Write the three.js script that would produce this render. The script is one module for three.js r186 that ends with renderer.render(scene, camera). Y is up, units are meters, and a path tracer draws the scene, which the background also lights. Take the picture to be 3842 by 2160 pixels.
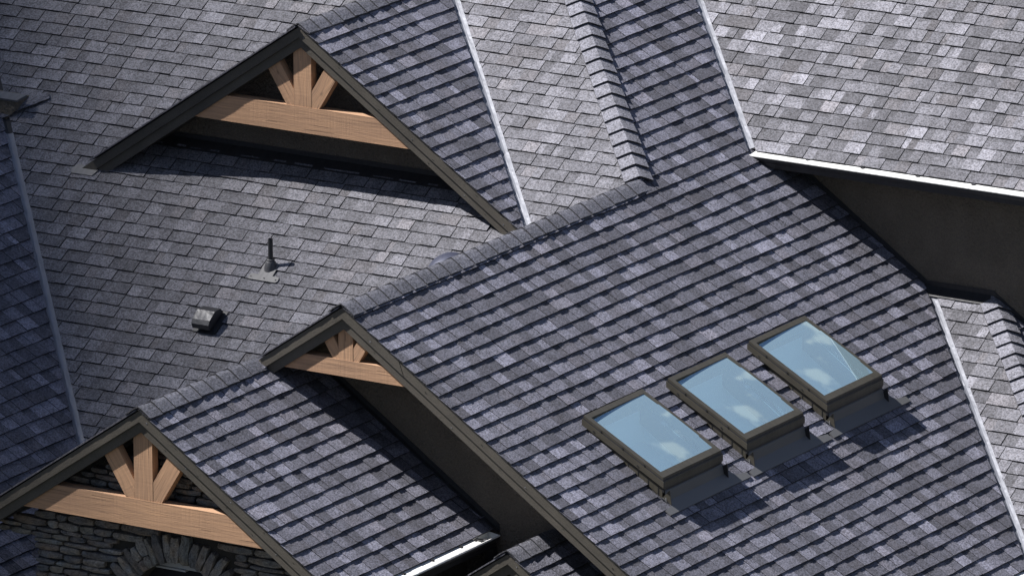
import * as THREE from 'three';
import { mergeGeometries } from 'three/addons/utils/BufferGeometryUtils.js';

// ---------------------------------------------------------------- camera, sky, sun, exposure
const H0 = 7.5;                                   // height of the main ridge above the ground
const P3 = (x, y, w) => new THREE.Vector3(x, y + H0, -w);   // w points away from the viewer, into the picture
const scene = new THREE.Scene();
const renderer = new THREE.WebGLRenderer();
renderer.toneMapping = THREE.LinearToneMapping;
renderer.toneMappingExposure = 2.8;
renderer.shadowMap.enabled = true;

const camera = new THREE.PerspectiveCamera(3.5026, 1024 / 575, 1, 3000);
camera.position.copy(P3(41.3278, 20.9335, -67.8505));
{
  const r = new THREE.Vector3(0.847466, -0.005852, -0.530818), up = new THREE.Vector3(-0.136271, 0.964034, -0.228188), back = new THREE.Vector3(0.513061, 0.265716, 0.816188);
  camera.quaternion.setFromRotationMatrix(new THREE.Matrix4().makeBasis(r, up, back));
}
camera.updateMatrixWorld(); camera.updateProjectionMatrix();
const frustum = new THREE.Matrix4().multiplyMatrices(camera.projectionMatrix, camera.matrixWorldInverse.copy(camera.matrixWorld).invert());

const SUN = new THREE.Vector3(0.635, -0.74, -0.215).normalize();   // the way the sunlight travels
const sun = new THREE.DirectionalLight(new THREE.Color(1.0, 0.972, 0.950), 4.0);
sun.position.copy(P3(0, 0, 0)).addScaledVector(SUN, -60);
sun.target.position.copy(P3(0, 0, 0)); scene.add(sun, sun.target);
sun.castShadow = true; sun.shadow.mapSize.set(4096, 4096); sun.shadow.radius = 1;
Object.assign(sun.shadow.camera, { left: -12, right: 12, top: 12, bottom: -12, near: 1, far: 140 });

// random numbers and noise
function rng(seed) { let a = seed >>> 0; return () => { a = (a + 0x6D2B79F5) | 0; let t = Math.imul(a ^ (a >>> 15), 1 | a); t = (t + Math.imul(t ^ (t >>> 7), 61 | t)) ^ t; return ((t ^ (t >>> 14)) >>> 0) / 4294967296; }; }
const hash = (x, y, z) => { let h = Math.imul(x, 374761393) ^ Math.imul(y, 668265263) ^ Math.imul(z, 2147483647 ^ 40503); h = Math.imul(h ^ (h >>> 13), 1274126177); return ((h ^ (h >>> 16)) >>> 0) / 4294967296; };
const sm = (t) => t * t * (3 - 2 * t), mixn = (a, b, t) => a + (b - a) * t, clamp = (x, a, b) => Math.min(b, Math.max(a, x));
function noise3(x, y, z) {
  const i = Math.floor(x), j = Math.floor(y), k = Math.floor(z), u = sm(x - i), v = sm(y - j), w = sm(z - k);
  const L = (kk) => mixn(mixn(hash(i, j, kk), hash(i + 1, j, kk), u), mixn(hash(i, j + 1, kk), hash(i + 1, j + 1, kk), u), v);
  return mixn(L(k), L(k + 1), w);
}
function wrapNoise(x, y, px, py, seed) {   // tiles every px by py cells
  const i = Math.floor(x), j = Math.floor(y), u = sm(x - i), v = sm(y - j), m = (a, n) => ((a % n) + n) % n;
  const g = (a, b) => hash(m(a, px), m(b, py), seed);
  return mixn(mixn(g(i, j), g(i + 1, j), u), mixn(g(i, j + 1), g(i + 1, j + 1), u), v);
}
const fbm = (x, y, z, n = 5) => { let s = 0, a = 0.5, t = 0; for (let i = 0; i < n; i++) { s += a * noise3(x, y, z); t += a; a *= 0.52; x *= 2.03; y *= 2.03; z *= 2.03; } return s / t; };

{ // sky: blue, paler towards the horizon, scattered small fair-weather clouds all round
  const W = 3072, Hh = 1536, d = new Float32Array(W * Hh * 4), K = 0.165, SC = 19, OX = 64.69, OZ = -2;
  for (let j = 0; j < Hh; j++) {
    const el = ((j + 0.5) / Hh - 0.5) * Math.PI, y = Math.sin(el), c = Math.cos(el);
    for (let i = 0; i < W; i++) {
      const az = ((i + 0.5) / W - 0.5) * 2 * Math.PI, x = c * Math.cos(az), z = c * Math.sin(az);
      const h = Math.pow(1 - Math.max(0, y), 2.6);
      let r = mixn(0.16, 0.58, h), g = mixn(0.305, 0.74, h), b = mixn(0.66, 0.98, h);
      if (y > 0.03) {
        const k = 1 / (y + 0.16), X = x * k * SC, Z = z * k * SC;
        const m = fbm(X + OX, Z + OZ, 3.7, 6) + 0.10 * (fbm(X * 4, Z * 4, 9.1, 3) - 0.5), q = clamp((m - 0.575) / 0.06, 0, 1) * clamp((y - 0.03) / 0.1, 0, 1), t = sm(q);
        const lum = 1.25 + 0.35 * fbm(X * 3, Z * 3, 1.3, 3);
        r = mixn(r, lum, t); g = mixn(g, lum * 0.985, t); b = mixn(b, lum * 0.98, t);
      }
      if (y < 0) { r = 0.30; g = 0.31; b = 0.30; }
      const o = (j * W + i) * 4; d[o] = r * K; d[o + 1] = g * K; d[o + 2] = b * K; d[o + 3] = 1;
    }
  }
  const sky = new THREE.DataTexture(d, W, Hh, THREE.RGBAFormat, THREE.FloatType);
  sky.mapping = THREE.EquirectangularReflectionMapping; sky.magFilter = sky.minFilter = THREE.LinearFilter; sky.needsUpdate = true;
  scene.background = sky; scene.environment = sky;
}

// ---------------------------------------------------------------- textures and materials
const toS = (l) => 255 * (l <= 0.0031308 ? 12.92 * l : 1.055 * Math.pow(l, 1 / 2.4) - 0.055);
function tex(w, h, fn, srgb = true) {
  const d = new Uint8Array(w * h * 4);
  for (let j = 0; j < h; j++) for (let i = 0; i < w; i++) {
    const c = fn(i, j), o = (j * w + i) * 4;
    for (let k = 0; k < 3; k++) d[o + k] = clamp(Math.round(srgb ? toS(clamp(c[k], 0, 1)) : 255 * clamp(c[k], 0, 1)), 0, 255);
    d[o + 3] = 255;
  }
  const t = new THREE.DataTexture(d, w, h); t.wrapS = t.wrapT = THREE.RepeatWrapping; t.magFilter = t.minFilter = THREE.LinearFilter;
  if (srgb) t.colorSpace = THREE.SRGBColorSpace; t.needsUpdate = true; return t;
}
const GR = 2.4;   // metres covered by the granule texture
const granule = (() => {
  const r = rng(11), n = 1024, white = new Float32Array(n * n); for (let i = 0; i < n * n; i++) white[i] = r();
  return tex(n, n, (i, j) => {
    const cm = wrapNoise(i / 4.2, j / 4.2, Math.round(n / 4.2), Math.round(n / 4.2), 5), md = wrapNoise(i / 16, j / 16, 64, 64, 8), lo = wrapNoise(i / 73.1, j / 73.1, 14, 14, 2);
    const fine = white[j * n + i] + white[j * n + ((i + 1) % n)] - 1;
    let v = 0.56 * (1 + 0.46 * fine + 1.1 * (cm - 0.5) + 0.16 * (md - 0.5) + 0.13 * (lo - 0.5));
    if (white[(j * 7 + i * 3) % (n * n)] > 0.985) v *= 1.5;
    const t = (hash(i >> 1, j >> 1, 3) - 0.5) * 0.07;
    return [v * (1 + t), v, v * (1 - t)];
  });
})();
const granuleBump = tex(512, 512, (i, j) => { const v = 0.5 * hash(i, j, 71) + 0.5 * wrapNoise(i / 3, j / 3, 171, 171, 4); return [v, v, v]; }, false);
granule.repeat.set(1 / GR, 1 / GR); granuleBump.repeat.set(1 / 1.2, 1 / 1.2);
const shingleMat = new THREE.MeshStandardMaterial({ name: 'asphalt shingle', map: granule, bumpMap: granuleBump, bumpScale: 0.004, roughness: 0.92, vertexColors: true });
const deckMat = new THREE.MeshStandardMaterial({ name: 'dark underlayment', color: new THREE.Color(0.03, 0.03, 0.033), roughness: 0.95 });
const woodTex = tex(1024, 256, (i, j) => {
  const x = i / 1024, y = j / 256;
  let warp = wrapNoise(x * 6, y * 4, 6, 4, 21) * 0.05 + wrapNoise(x * 20, y * 8, 20, 8, 22) * 0.012;
  const k = [[0.18, 0.38], [0.47, 0.62], [0.72, 0.3], [0.88, 0.7]]; let knot = 0;
  for (const [a, b] of k) { const dx = (x - a) * 7, dy = (y - b) * 2.0, q = Math.sqrt(dx * dx * 0.5 + dy * dy); warp += 0.045 * Math.exp(-q * q * 22) * Math.sign(y - b || 1); knot = Math.max(knot, clamp(1 - q * 17, 0, 1)); }
  const g = 0.5 + 0.5 * Math.sin((y + warp) * 92), g2 = wrapNoise(x * 14, (y + warp) * 190, 14, 190, 31), saw = wrapNoise(x * 340, y * 3, 340, 3, 33), f = wrapNoise(x * 60, y * 256, 60, 256, 35);
  const check = wrapNoise(x * 5, y * 120, 5, 120, 39) > 0.90 ? 0.5 : 1, lo = wrapNoise(x * 3, y * 2, 3, 2, 41);
  const v = (0.80 + 0.09 * g + 0.30 * (g2 - 0.5) + 0.045 * (saw - 0.5) + 0.09 * (f - 0.5) + 0.26 * (lo - 0.5)) * check * (1 - 0.5 * knot), w = 0.06 * (g2 - 0.5) + 0.04 * (lo - 0.5);
  return [0.46 * v * (1 + w * 0.3), 0.272 * v, 0.160 * v * (1 - w)];
});
const woodBump = tex(512, 256, (i, j) => { const v = 0.6 * wrapNoise(i / 40, j / 1.5, 12, 170, 51) + 0.4 * wrapNoise(i / 3, j / 60, 170, 4, 52); return [v, v, v]; }, false);
woodTex.repeat.set(1 / 2.6, 1 / 0.62); woodBump.repeat.set(1 / 1.3, 1 / 0.6);
const woodMat = new THREE.MeshStandardMaterial({ name: 'rough sawn cedar', map: woodTex, bumpMap: woodBump, bumpScale: 0.0012, roughness: 0.78 });
const speck = tex(512, 512, (i, j) => {
  const lo = wrapNoise(i / 64, j / 64, 8, 8, 61), hi = wrapNoise(i / 3, j / 3, 171, 171, 62), r = hash(i >> 1, j >> 1, 63);
  const v = 0.62 * (0.88 + 0.22 * (lo - 0.5) + 0.30 * (hi - 0.5)) + (r > 0.994 ? 0.22 : 0); return [v * 1.03, v, v * 0.95];
});
speck.repeat.set(1 / 1.1, 1 / 1.1);
const stuccoBump = tex(512, 512, (i, j) => { const v = 0.5 * wrapNoise(i / 8, j / 8, 64, 64, 65) + 0.3 * wrapNoise(i / 3, j / 3, 171, 171, 66) + 0.2 * hash(i, j, 67); return [v, v, v]; }, false); stuccoBump.repeat.set(1 / 1.3, 1 / 1.3);
const fasciaMat = new THREE.MeshStandardMaterial({ name: 'dark bronze painted board', map: speck, color: new THREE.Color(0.125, 0.114, 0.098), roughness: 0.55, bumpMap: granuleBump, bumpScale: 0.0015 });
const stuccoMat = new THREE.MeshStandardMaterial({ name: 'dark stucco', map: speck, color: new THREE.Color(0.200, 0.174, 0.146), roughness: 0.95, bumpMap: stuccoBump, bumpScale: 0.02 });
const dent = tex(256, 256, (i, j) => { const v = 0.55 * wrapNoise(i / 32, j / 32, 8, 8, 81) + 0.35 * wrapNoise(i / 12, j / 12, 21, 21, 82) + 0.1 * hash(i, j, 83); return [v, v, v]; }, false);
const smear = tex(256, 256, (i, j) => { const v = 0.78 + 0.25 * (wrapNoise(i / 10, j / 42, 26, 6, 91) - 0.5) + 0.16 * (hash(i, j, 92) - 0.5); return [v, v, v]; });
dent.repeat.set(1 / 0.6, 1 / 0.6); smear.repeat.set(1 / 0.5, 1 / 0.5);
const flashMat = new THREE.MeshStandardMaterial({ name: 'galvanised flashing', map: smear, color: new THREE.Color(0.20, 0.208, 0.238), metalness: 0.3, roughness: 0.42, bumpMap: dent, bumpScale: 0.0035 });
const darkMetal = new THREE.MeshStandardMaterial({ name: 'dark metal', map: smear, color: new THREE.Color(0.035, 0.035, 0.038), metalness: 0.2, roughness: 0.42, bumpMap: dent, bumpScale: 0.002 });
const gutterWhite = new THREE.MeshStandardMaterial({ name: 'white gutter lining', map: smear, color: new THREE.Color(0.92, 0.92, 0.90), roughness: 0.35 });
const trimMat = new THREE.MeshStandardMaterial({ name: 'bronze cladding', map: smear, color: new THREE.Color(0.088, 0.080, 0.062), metalness: 0.25, roughness: 0.45 });
const apronMat = new THREE.MeshStandardMaterial({ name: 'grey apron metal', color: new THREE.Color(0.115, 0.115, 0.117), metalness: 0.1, roughness: 0.5 });
const plateMat = new THREE.MeshStandardMaterial({ name: 'light grey metal', map: smear, color: new THREE.Color(0.128, 0.127, 0.133), roughness: 0.6 });
const glassMat = new THREE.MeshPhysicalMaterial({ name: 'coated glass with painted sky blue', color: new THREE.Color(0.60, 0.85, 0.97), metalness: 0.50, roughness: 0.015, transmission: 1, thickness: 0, ior: 1.52 });  // blue of the reflected sky is put into the glass colour
const shaftMat = new THREE.MeshStandardMaterial({ name: 'white plaster', color: new THREE.Color(0.66, 0.66, 0.65), roughness: 0.9 });
const rubberMat = new THREE.MeshStandardMaterial({ name: 'black pipe', map: smear, color: new THREE.Color(0.03, 0.03, 0.033), roughness: 0.5 });
const bootMat = new THREE.MeshStandardMaterial({ name: 'grey pipe boot', map: smear, color: new THREE.Color(0.075, 0.075, 0.083), roughness: 0.55 });
const stoneTex = tex(512, 512, (i, j) => {
  const a = wrapNoise(i / 40, j / 16, 13, 32, 101), b = wrapNoise(i / 9, j / 5, 57, 102, 102), c = hash(i >> 1, j >> 1, 103), s = wrapNoise(i / 70, j / 70, 7, 7, 104), lich = wrapNoise(i / 14, j / 14, 36, 36, 105) > 0.80 ? 0.16 : 0;
  const v = 0.5 * (0.75 + 0.5 * (a - 0.5) + 0.55 * (b - 0.5) + 0.22 * (c - 0.5)) + lich; return [v * (1 + 0.25 * (s - 0.5)), v, v * (1 - 0.3 * (s - 0.5))];
});
stoneTex.repeat.set(1 / 0.5, 1 / 0.5);
const stoneBump = stoneTex.clone(); stoneBump.colorSpace = THREE.NoColorSpace; stoneBump.needsUpdate = true;
const stoneMats = [[0.28, 0.252, 0.232], [0.22, 0.205, 0.197], [0.31, 0.275, 0.24], [0.25, 0.21, 0.185], [0.27, 0.255, 0.23], [0.185, 0.175, 0.172], [0.34, 0.31, 0.28]].map((c, i) => new THREE.MeshStandardMaterial({ name: 'fieldstone', map: stoneTex, bumpMap: stoneBump, bumpScale: 0.012, roughness: 0.93, color: new THREE.Color(...c.map((v) => v * 1.5)) }));
const mortarMat = new THREE.MeshStandardMaterial({ name: 'recessed dark mortar', map: speck, color: new THREE.Color(0.05, 0.047, 0.043), roughness: 1 });
const sashMat = new THREE.MeshStandardMaterial({ name: 'white painted sash', color: new THREE.Color(0.36, 0.37, 0.39), roughness: 0.45 });
const paneMat = new THREE.MeshPhysicalMaterial({ name: 'window glass', color: new THREE.Color(0.02, 0.02, 0.025), roughness: 0.05 });
const addedCloudMat = new THREE.MeshStandardMaterial({ name: 'added_cloud', color: new THREE.Color(0.9, 0.9, 0.9), roughness: 1 });
const groundMat = new THREE.MeshStandardMaterial({ name: 'ground', map: speck, color: new THREE.Color(0.13, 0.13, 0.09), roughness: 1 });

// ---------------------------------------------------------------- helpers
const taken = new Map();
function numbered(n) { const k = taken.get(n) ?? 0; taken.set(n, k + 1); return k ? `${n}_${String(k).padStart(3, '0')}` : n; }
function thing(name, label, category, at, group) {
  const o = new THREE.Group(); o.name = numbered(name); o.position.copy(at); o.userData = { label, category }; if (group) o.userData.group = group; scene.add(o); return o;
}
function mesh(name, geo, mat, parent) {   // geometry in world metres, hung under its thing
  const m = new THREE.Mesh(geo, mat); m.name = name; m.castShadow = m.receiveShadow = true;
  let p = parent; const off = new THREE.Vector3(); while (p && p !== scene) { off.add(p.position); p = p.parent; }
  geo.translate(-off.x, -off.y, -off.z); parent.add(m); return m;
}
// polygon (a,b) in the plane O + aA + bB, given thickness along N (front face at 0, back at -depth)
function prism(pts, O, A, B, N, depth, uo = 0, vo = 0) {
  const area = THREE.ShapeUtils.area(pts.map((p) => new THREE.Vector2(...p))); if (area < 0) pts = [...pts].reverse();
  const flip = new THREE.Vector3().crossVectors(A, B).dot(N) < 0, pos = [], uv = [];
  const at = (p, d) => O.clone().addScaledVector(A, p[0]).addScaledVector(B, p[1]).addScaledVector(N, -d);
  const put = (v, t) => { for (const k of flip ? [0, 2, 1] : [0, 1, 2]) { pos.push(v[k].x, v[k].y, v[k].z); uv.push(t[k][0] + uo, t[k][1] + vo); } };
  const tri = THREE.ShapeUtils.triangulateShape(pts.map((p) => new THREE.Vector2(...p)), []);
  for (const [i, j, k] of tri) { put([at(pts[i], 0), at(pts[j], 0), at(pts[k], 0)], [pts[i], pts[j], pts[k]]); put([at(pts[i], depth), at(pts[k], depth), at(pts[j], depth)], [pts[i], pts[k], pts[j]]); }
  for (let i = 0; i < pts.length; i++) {
    const p = pts[i], q = pts[(i + 1) % pts.length], s = (a, d) => [a[0] + d * 0.3, a[1] + d];
    put([at(p, 0), at(p, depth), at(q, depth)], [s(p, 0), s(p, depth), s(q, depth)]); put([at(p, 0), at(q, depth), at(q, 0)], [s(p, 0), s(q, depth), s(q, 0)]);
  }
  const g = new THREE.BufferGeometry(); g.setAttribute('position', new THREE.Float32BufferAttribute(pos, 3)); g.setAttribute('uv', new THREE.Float32BufferAttribute(uv, 2)); g.computeVertexNormals(); return g;
}
const X = new THREE.Vector3(1, 0, 0), Y = new THREE.Vector3(0, 1, 0), FRONT = new THREE.Vector3(0, 0, 1), AWAY = new THREE.Vector3(0, 0, -1);
// upright sheet: polygon in (x, y) with its front at w, thickness going away
const upright = (pts, w, depth, uo, vo) => prism(pts, P3(0, 0, w), X, Y, FRONT, depth, uo, vo);
const bx = (x0, x1, y0, y1, w0, w1) => prism([[x0, y0], [x1, y0], [x1, y1], [x0, y1]], P3(0, 0, w0), X, Y, FRONT, w1 - w0);
function cut(poly, f) {   // keep f(p) >= 0
  const out = [];
  for (let i = 0; i < poly.length; i++) {
    const p = poly[i], q = poly[(i + 1) % poly.length], a = f(p), b = f(q);
    if (a >= 0) out.push(p); if ((a >= 0) !== (b >= 0)) { const t = a / (a - b); out.push([p[0] + (q[0] - p[0]) * t, p[1] + (q[1] - p[1]) * t]); }
  }
  return out;
}
// ---------------------------------------------------------------- measures of the house (metres, x along the eaves, w away)
const T = 0.679, CS = 1 / Math.hypot(1, T), SN = T * CS;
const G1 = { x: -3.0844, y: 1.1572, w: -0.7044, wall: -0.2526, beamY: 0.1729, beamH: 0.235, post: 0.184, k: 1 };
const G2 = { x: 0, y: 0, w: -4.767, wall: -4.125, beamY: -0.6199, beamH: 0.143, post: 0.142, k: 0.72 };
const G3 = { x: -0.870, y: -0.587, w: -6.5085, wall: -6.2, beamY: -1.6136, beamH: 0.235, post: 0.184, k: 1.08 };
const G4 = { x: 1.697, y: -1.838, w: -4.90, wall: -4.125 };
const C1 = G1.x + G1.y / T, C2 = 1.8112, E2 = 1.709, W2 = 2.0226, C4 = 3.7716, HX = 2.4145, C0 = -6.8521, R0 = 0.7038, EV3 = 1.075, EV2 = 4.085;

// slope frames: u along the eave, v up the slope, n out of the roof
function frame(kind, o, tan = T) {
  const c = 1 / Math.hypot(1, tan), s = tan * c, O = P3(...o);
  const f = kind === 'front' ? { U: new THREE.Vector3(1, 0, 0), V: new THREE.Vector3(0, s, -c), N: new THREE.Vector3(0, c, s), uv: (x, w) => [x - o[0], (w - o[2]) / c], plan: (u, v) => [o[0] + u, o[2] + v * c] }
    : kind === 'right' ? { U: new THREE.Vector3(0, 0, -1), V: new THREE.Vector3(-c, s, 0), N: new THREE.Vector3(s, c, 0), uv: (x, w) => [w - o[2], (o[0] - x) / c], plan: (u, v) => [o[0] - v * c, o[2] + u] }
      : { U: new THREE.Vector3(0, 0, 1), V: new THREE.Vector3(c, s, 0), N: new THREE.Vector3(-s, c, 0), uv: (x, w) => [o[2] - w, (x - o[0]) / c], plan: (u, v) => [o[0] + v * c, o[2] - u] };
  f.O = O; f.at = (u, v, n = 0) => O.clone().addScaledVector(f.U, u).addScaledVector(f.V, v).addScaledVector(f.N, n); return f;
}
function deck(f, plan, parent, holes = [], depth = 0.13) {
  const pts = plan.map(([x, w]) => f.uv(x, w)), sh = new THREE.Shape(pts.map((p) => new THREE.Vector2(...p)));
  for (const h of holes) sh.holes.push(new THREE.Path(h.map(([x, w]) => new THREE.Vector2(...f.uv(x, w)))));
  const g = new THREE.ExtrudeGeometry(sh, { depth, bevelEnabled: false });
  g.applyMatrix4(new THREE.Matrix4().makeBasis(f.U, f.V, f.N).setPosition(f.at(0, 0, -depth - 0.003)));
  return mesh('roof_deck', g, deckMat, parent);
}
const occluders = [];

// ---------------------------------------------------------------- ground
{
  const g = new THREE.CircleGeometry(900, 64); g.rotateX(-Math.PI / 2); const m = new THREE.Mesh(g, groundMat); m.name = 'ground'; m.receiveShadow = true; m.userData = { kind: 'structure' };
  const uv = g.attributes.uv, ps = g.attributes.position; for (let i = 0; i < uv.count; i++) uv.setXY(i, ps.getX(i), ps.getZ(i)); scene.add(m);
}
// ---------------------------------------------------------------- an unseen cloud put in before the sun to darken the left side
{
  const e = new THREE.Vector3(0.712, 0.668, -0.195); e.addScaledVector(SUN, -e.dot(SUN)).normalize();
  const g = new THREE.Vector3().crossVectors(SUN, e), D = 440, edge = -2.93, c0 = P3(0, 0, 0).addScaledVector(SUN, -D).addScaledVector(e, edge), parts = [], r = rng(77);
  const lump = (s, t, d, rad, seed, amp = 0.16) => {
    const q = new THREE.IcosahedronGeometry(rad, 5), ps = q.attributes.position, v = new THREE.Vector3();
    for (let i = 0; i < ps.count; i++) { v.fromBufferAttribute(ps, i); const n = v.clone().normalize(), k = 1 - amp * fbm(n.x * 2.2 + seed, n.y * 2.2, n.z * 2.2, 4); v.multiplyScalar(k); ps.setXYZ(i, v.x, v.y, v.z); }
    q.computeVertexNormals(); const p = c0.clone().addScaledVector(e, s).addScaledVector(g, t).addScaledVector(SUN, d); q.translate(p.x, p.y, p.z); parts.push(q);
  };
  lump(-29.3, 1, 0, 30, 1.3, 0.05);
  for (let i = 0; i < 9; i++) { const rad = 11 + 8 * r(); lump(-22 - rad - 26 * r(), -34 + 68 * r(), -14 + 24 * r(), rad, 3 + i * 2.7); }
  const m = new THREE.Mesh(mergeGeometries(parts), addedCloudMat); m.name = 'added_cloud'; m.castShadow = true; m.userData = { kind: 'structure' }; scene.add(m);
}
// ---------------------------------------------------------------- walls
const low = -7.5;
function wallThing(name, label, polys, w, mat = stuccoMat, depth = 0.15) {
  const t = thing(name, label, 'wall', P3(polys[0][0], low, w)); occluders.push(mesh('wall_face', upright(polys, w, depth), mat, t)); return t;
}
const drop = 0.16;
{ // behind the upper truss
  const yb = T * G1.wall - 0.35, yt = G1.y - drop, hx = (yt - yb) / T;
  const t = wallThing('stucco_wall', 'dark stucco gable wall behind the upper timber truss', [[G1.x - hx, yb], [G1.x + hx, yb], [G1.x, yt]], G1.wall);
  const f = frame('front', [0, T * G1.wall, G1.wall]), hw = (G1.y - T * G1.wall) / T - 0.1;   // base flashing: lies on the shingles and turns up the wall
  mesh('base_flashing', prism([[G1.x - hw, -0.125], [G1.x + hw, -0.125], [G1.x + hw, 0], [G1.x - hw, 0]], f.at(0, 0, 0.014), f.U, f.V, f.N, 0.006), darkMetal, t);
  mesh('flashing_upstand', bx(G1.x - hw, G1.x + hw, T * G1.wall, T * G1.wall + 0.055, G1.wall - 0.008, G1.wall - 0.002), darkMetal, t);
  for (const k of [-0.75, 0.02, 0.82]) { const g = new THREE.CylinderGeometry(0.006, 0.006, 0.004, 8); const q = f.at(G1.x + k, -0.1, 0.018); g.translate(q.x, q.y, q.z); mesh('nail', g, flashMat, t); }
}
{ // behind the middle truss
  const p = [[-1.15, low], [4.0, low], [4.0, -4.0 * T - drop], [0, -drop], [-1.15, -1.15 * T - drop]];
  const t = wallThing('stucco_wall', 'tall dark stucco wall behind the middle gable, rising from the lower shingle slope', p, G2.wall);
  const f = frame('right', [G3.x, G3.y, G2.wall]), L = (EV3 + 0.05 - G3.x) / CS;
  mesh('base_flashing', prism([[-0.055, 0], [0, 0], [0, -L], [-0.055, -L]], f.at(0, 0, 0.016), f.U, f.V, f.N, 0.006), darkMetal, t);
  mesh('flashing_upstand', upright([[G3.x, G3.y], [EV3 + 0.06, G3.y - T * (EV3 + 0.06 - G3.x)], [EV3 + 0.06, G3.y - T * (EV3 + 0.06 - G3.x) + 0.07], [G3.x, G3.y + 0.06]], G2.wall - 0.01, 0.008), darkMetal, t);
}
{ // under the right-hand eave
  const t = wallThing('stucco_wall', 'broad dark stucco wall under the white gutter at the right', [[-0.35, -1.2], [1.2, low], [8.5, low], [8.5, -0.13], [-0.35, -0.13]], W2);
  const x0 = C4 - W2, y0 = -T * x0, f = frame('front', [0, y0, W2]);
  mesh('base_flashing', prism([[x0 - 0.02, -0.115], [HX + 0.03, -0.115], [HX - 0.02, 0], [x0, 0]], f.at(0, 0, 0.02), f.U, f.V, f.N, 0.006), darkMetal, t);
  mesh('flashing_upstand', bx(x0 - 0.05, HX + 0.02, y0 - 0.01, y0 + 0.06, W2 - 0.01, W2 - 0.002), darkMetal, t);
  mesh('step_flashing', upright([[-0.1, 0.07 - 0.0], [x0, -T * x0 + 0.005], [x0, -T * x0 + 0.06], [-0.1, 0.13]], W2 - 0.011, 0.009), darkMetal, t);
  mesh('step_flashing', upright([[HX, y0 + 0.005], [HX + 3, y0 - 3 * T + 0.005], [HX + 3, y0 - 3 * T + 0.06], [HX, y0 + 0.06]], W2 - 0.011, 0.009), darkMetal, t);
}
{
  const t = thing('stucco_wall', 'dark side wall in full shade below the lower white gutter', 'wall', P3(EV3 - 0.3, low, -6.2));
  mesh('wall_face', bx(EV3 - 0.42, EV3 - 0.27, low, -2.02, -6.15, G2.wall - 0.002), stuccoMat, t);
}
{ // the porch gable at the bottom edge
  const hx = 1.3;
  wallThing('stucco_wall', 'small gable wall under the little porch roof at the bottom edge', [[G4.x - hx, low], [G4.x + hx, low], [G4.x + hx, G4.y - 0.2 - hx * T], [G4.x, G4.y - 0.2], [G4.x - hx, G4.y - 0.2 - hx * T]], G4.w + 0.12, stuccoMat, 0.12);
}
{ // short wall with its gutter at the left edge
  const t = thing('stucco_wall', 'short black wall stub under a light eave strip at the left edge', 'wall', P3(-7.2, -0.6, -0.3));
  mesh('wall_face', upright([[-8.2, -0.42], [-6.72, -0.42], [-6.43, -0.135], [-6.43, -0.045], [-8.2, -0.045]], -0.33, 0.3), stuccoMat, t);
  mesh('eave_strip', prism([[-8.2, -0.02], [-6.39, -0.02], [-6.36, 0.10], [-8.2, 0.10]], P3(0, -0.025, -0.33), X, new THREE.Vector3(0, 0.25, -0.97), new THREE.Vector3(0, 0.97, 0.25), 0.02), plateMat, t);
}
// ---------------------------------------------------------------- roofs: decks first, shingles are laid further down
const roofs = [];
function roof(name, label, f, plan, at, opt = {}) {
  const t = thing(name, label, 'roof', at); t.userData.slope = undefined; delete t.userData.slope;
  occluders.push(deck(f, plan, t, opt.holes)); roofs.push({ t, f, plan, ...opt }); return t;
}
const SK = [[1.608, -3.579], [1.616, -2.229], [1.614, -0.878]];   // upper near corners of the skylights (x, w)
const skIn = (x, w, m = 0) => SK.some(([sx, sw]) => x > sx - m && x < sx + 0.80 + m && w > sw + 0.02 - m && w < sw + 0.955 + m);
const fMain = frame('front', [0, -4.2 * T, -4.2]), fHip = frame('right', [EV2, -EV2 * T, 0]), fUp = frame('front', [0, T * (E2 - C2), E2]), fG1 = frame('right', [C1 - G1.w, G1.y - T * (C1 - G1.w - G1.x), G1.w]),
  fG3 = frame('right', [EV3, G3.y - T * (EV3 - G3.x), G3.w]), fL = frame('right', [-2.6, -R0 * (-2.6 - C0), -6], R0), fLow = frame('front', [0, T * (-0.57 - C4), -0.57]), fEdge = frame('right', [6, T * (W2 - C4) - T * (6 - HX), W2]), fG4 = frame('right', [3.3, G4.y - T * (3.3 - G4.x), G4.w]);
const mainRoof = roof('roof_slope', 'large light grey shingle slope at the left, behind the gables and carrying the pipe vent', fMain, [[-9.4, -4.2], [-4.2, -4.2], [0, 0], [-2.9, 2.9], [-9.4, 2.9]], P3(-4, -2, -3), {
  expo: 0.134, seed: 1, front: true, spread: 0.50, cuts: [(x, w) => -(x + w) - 0.01, (x, w) => x - (C0 - (T / R0) * w) - 0.055],
  cull: (x, w) => x > w + 0.12 || (w > G1.wall + 0.05 && Math.abs(x - G1.x) < (G1.y - T * w) / T - 0.3) || (w < -0.12 && x < -6.26 + (w + 0.05) * 1.25 - 0.02),
  cutAt: (x, w) => (w > G1.w && x > G1.x && x + w > C1 - 0.4 ? [(a, b) => (a + b) - C1 - 0.06] : []),
});
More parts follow.
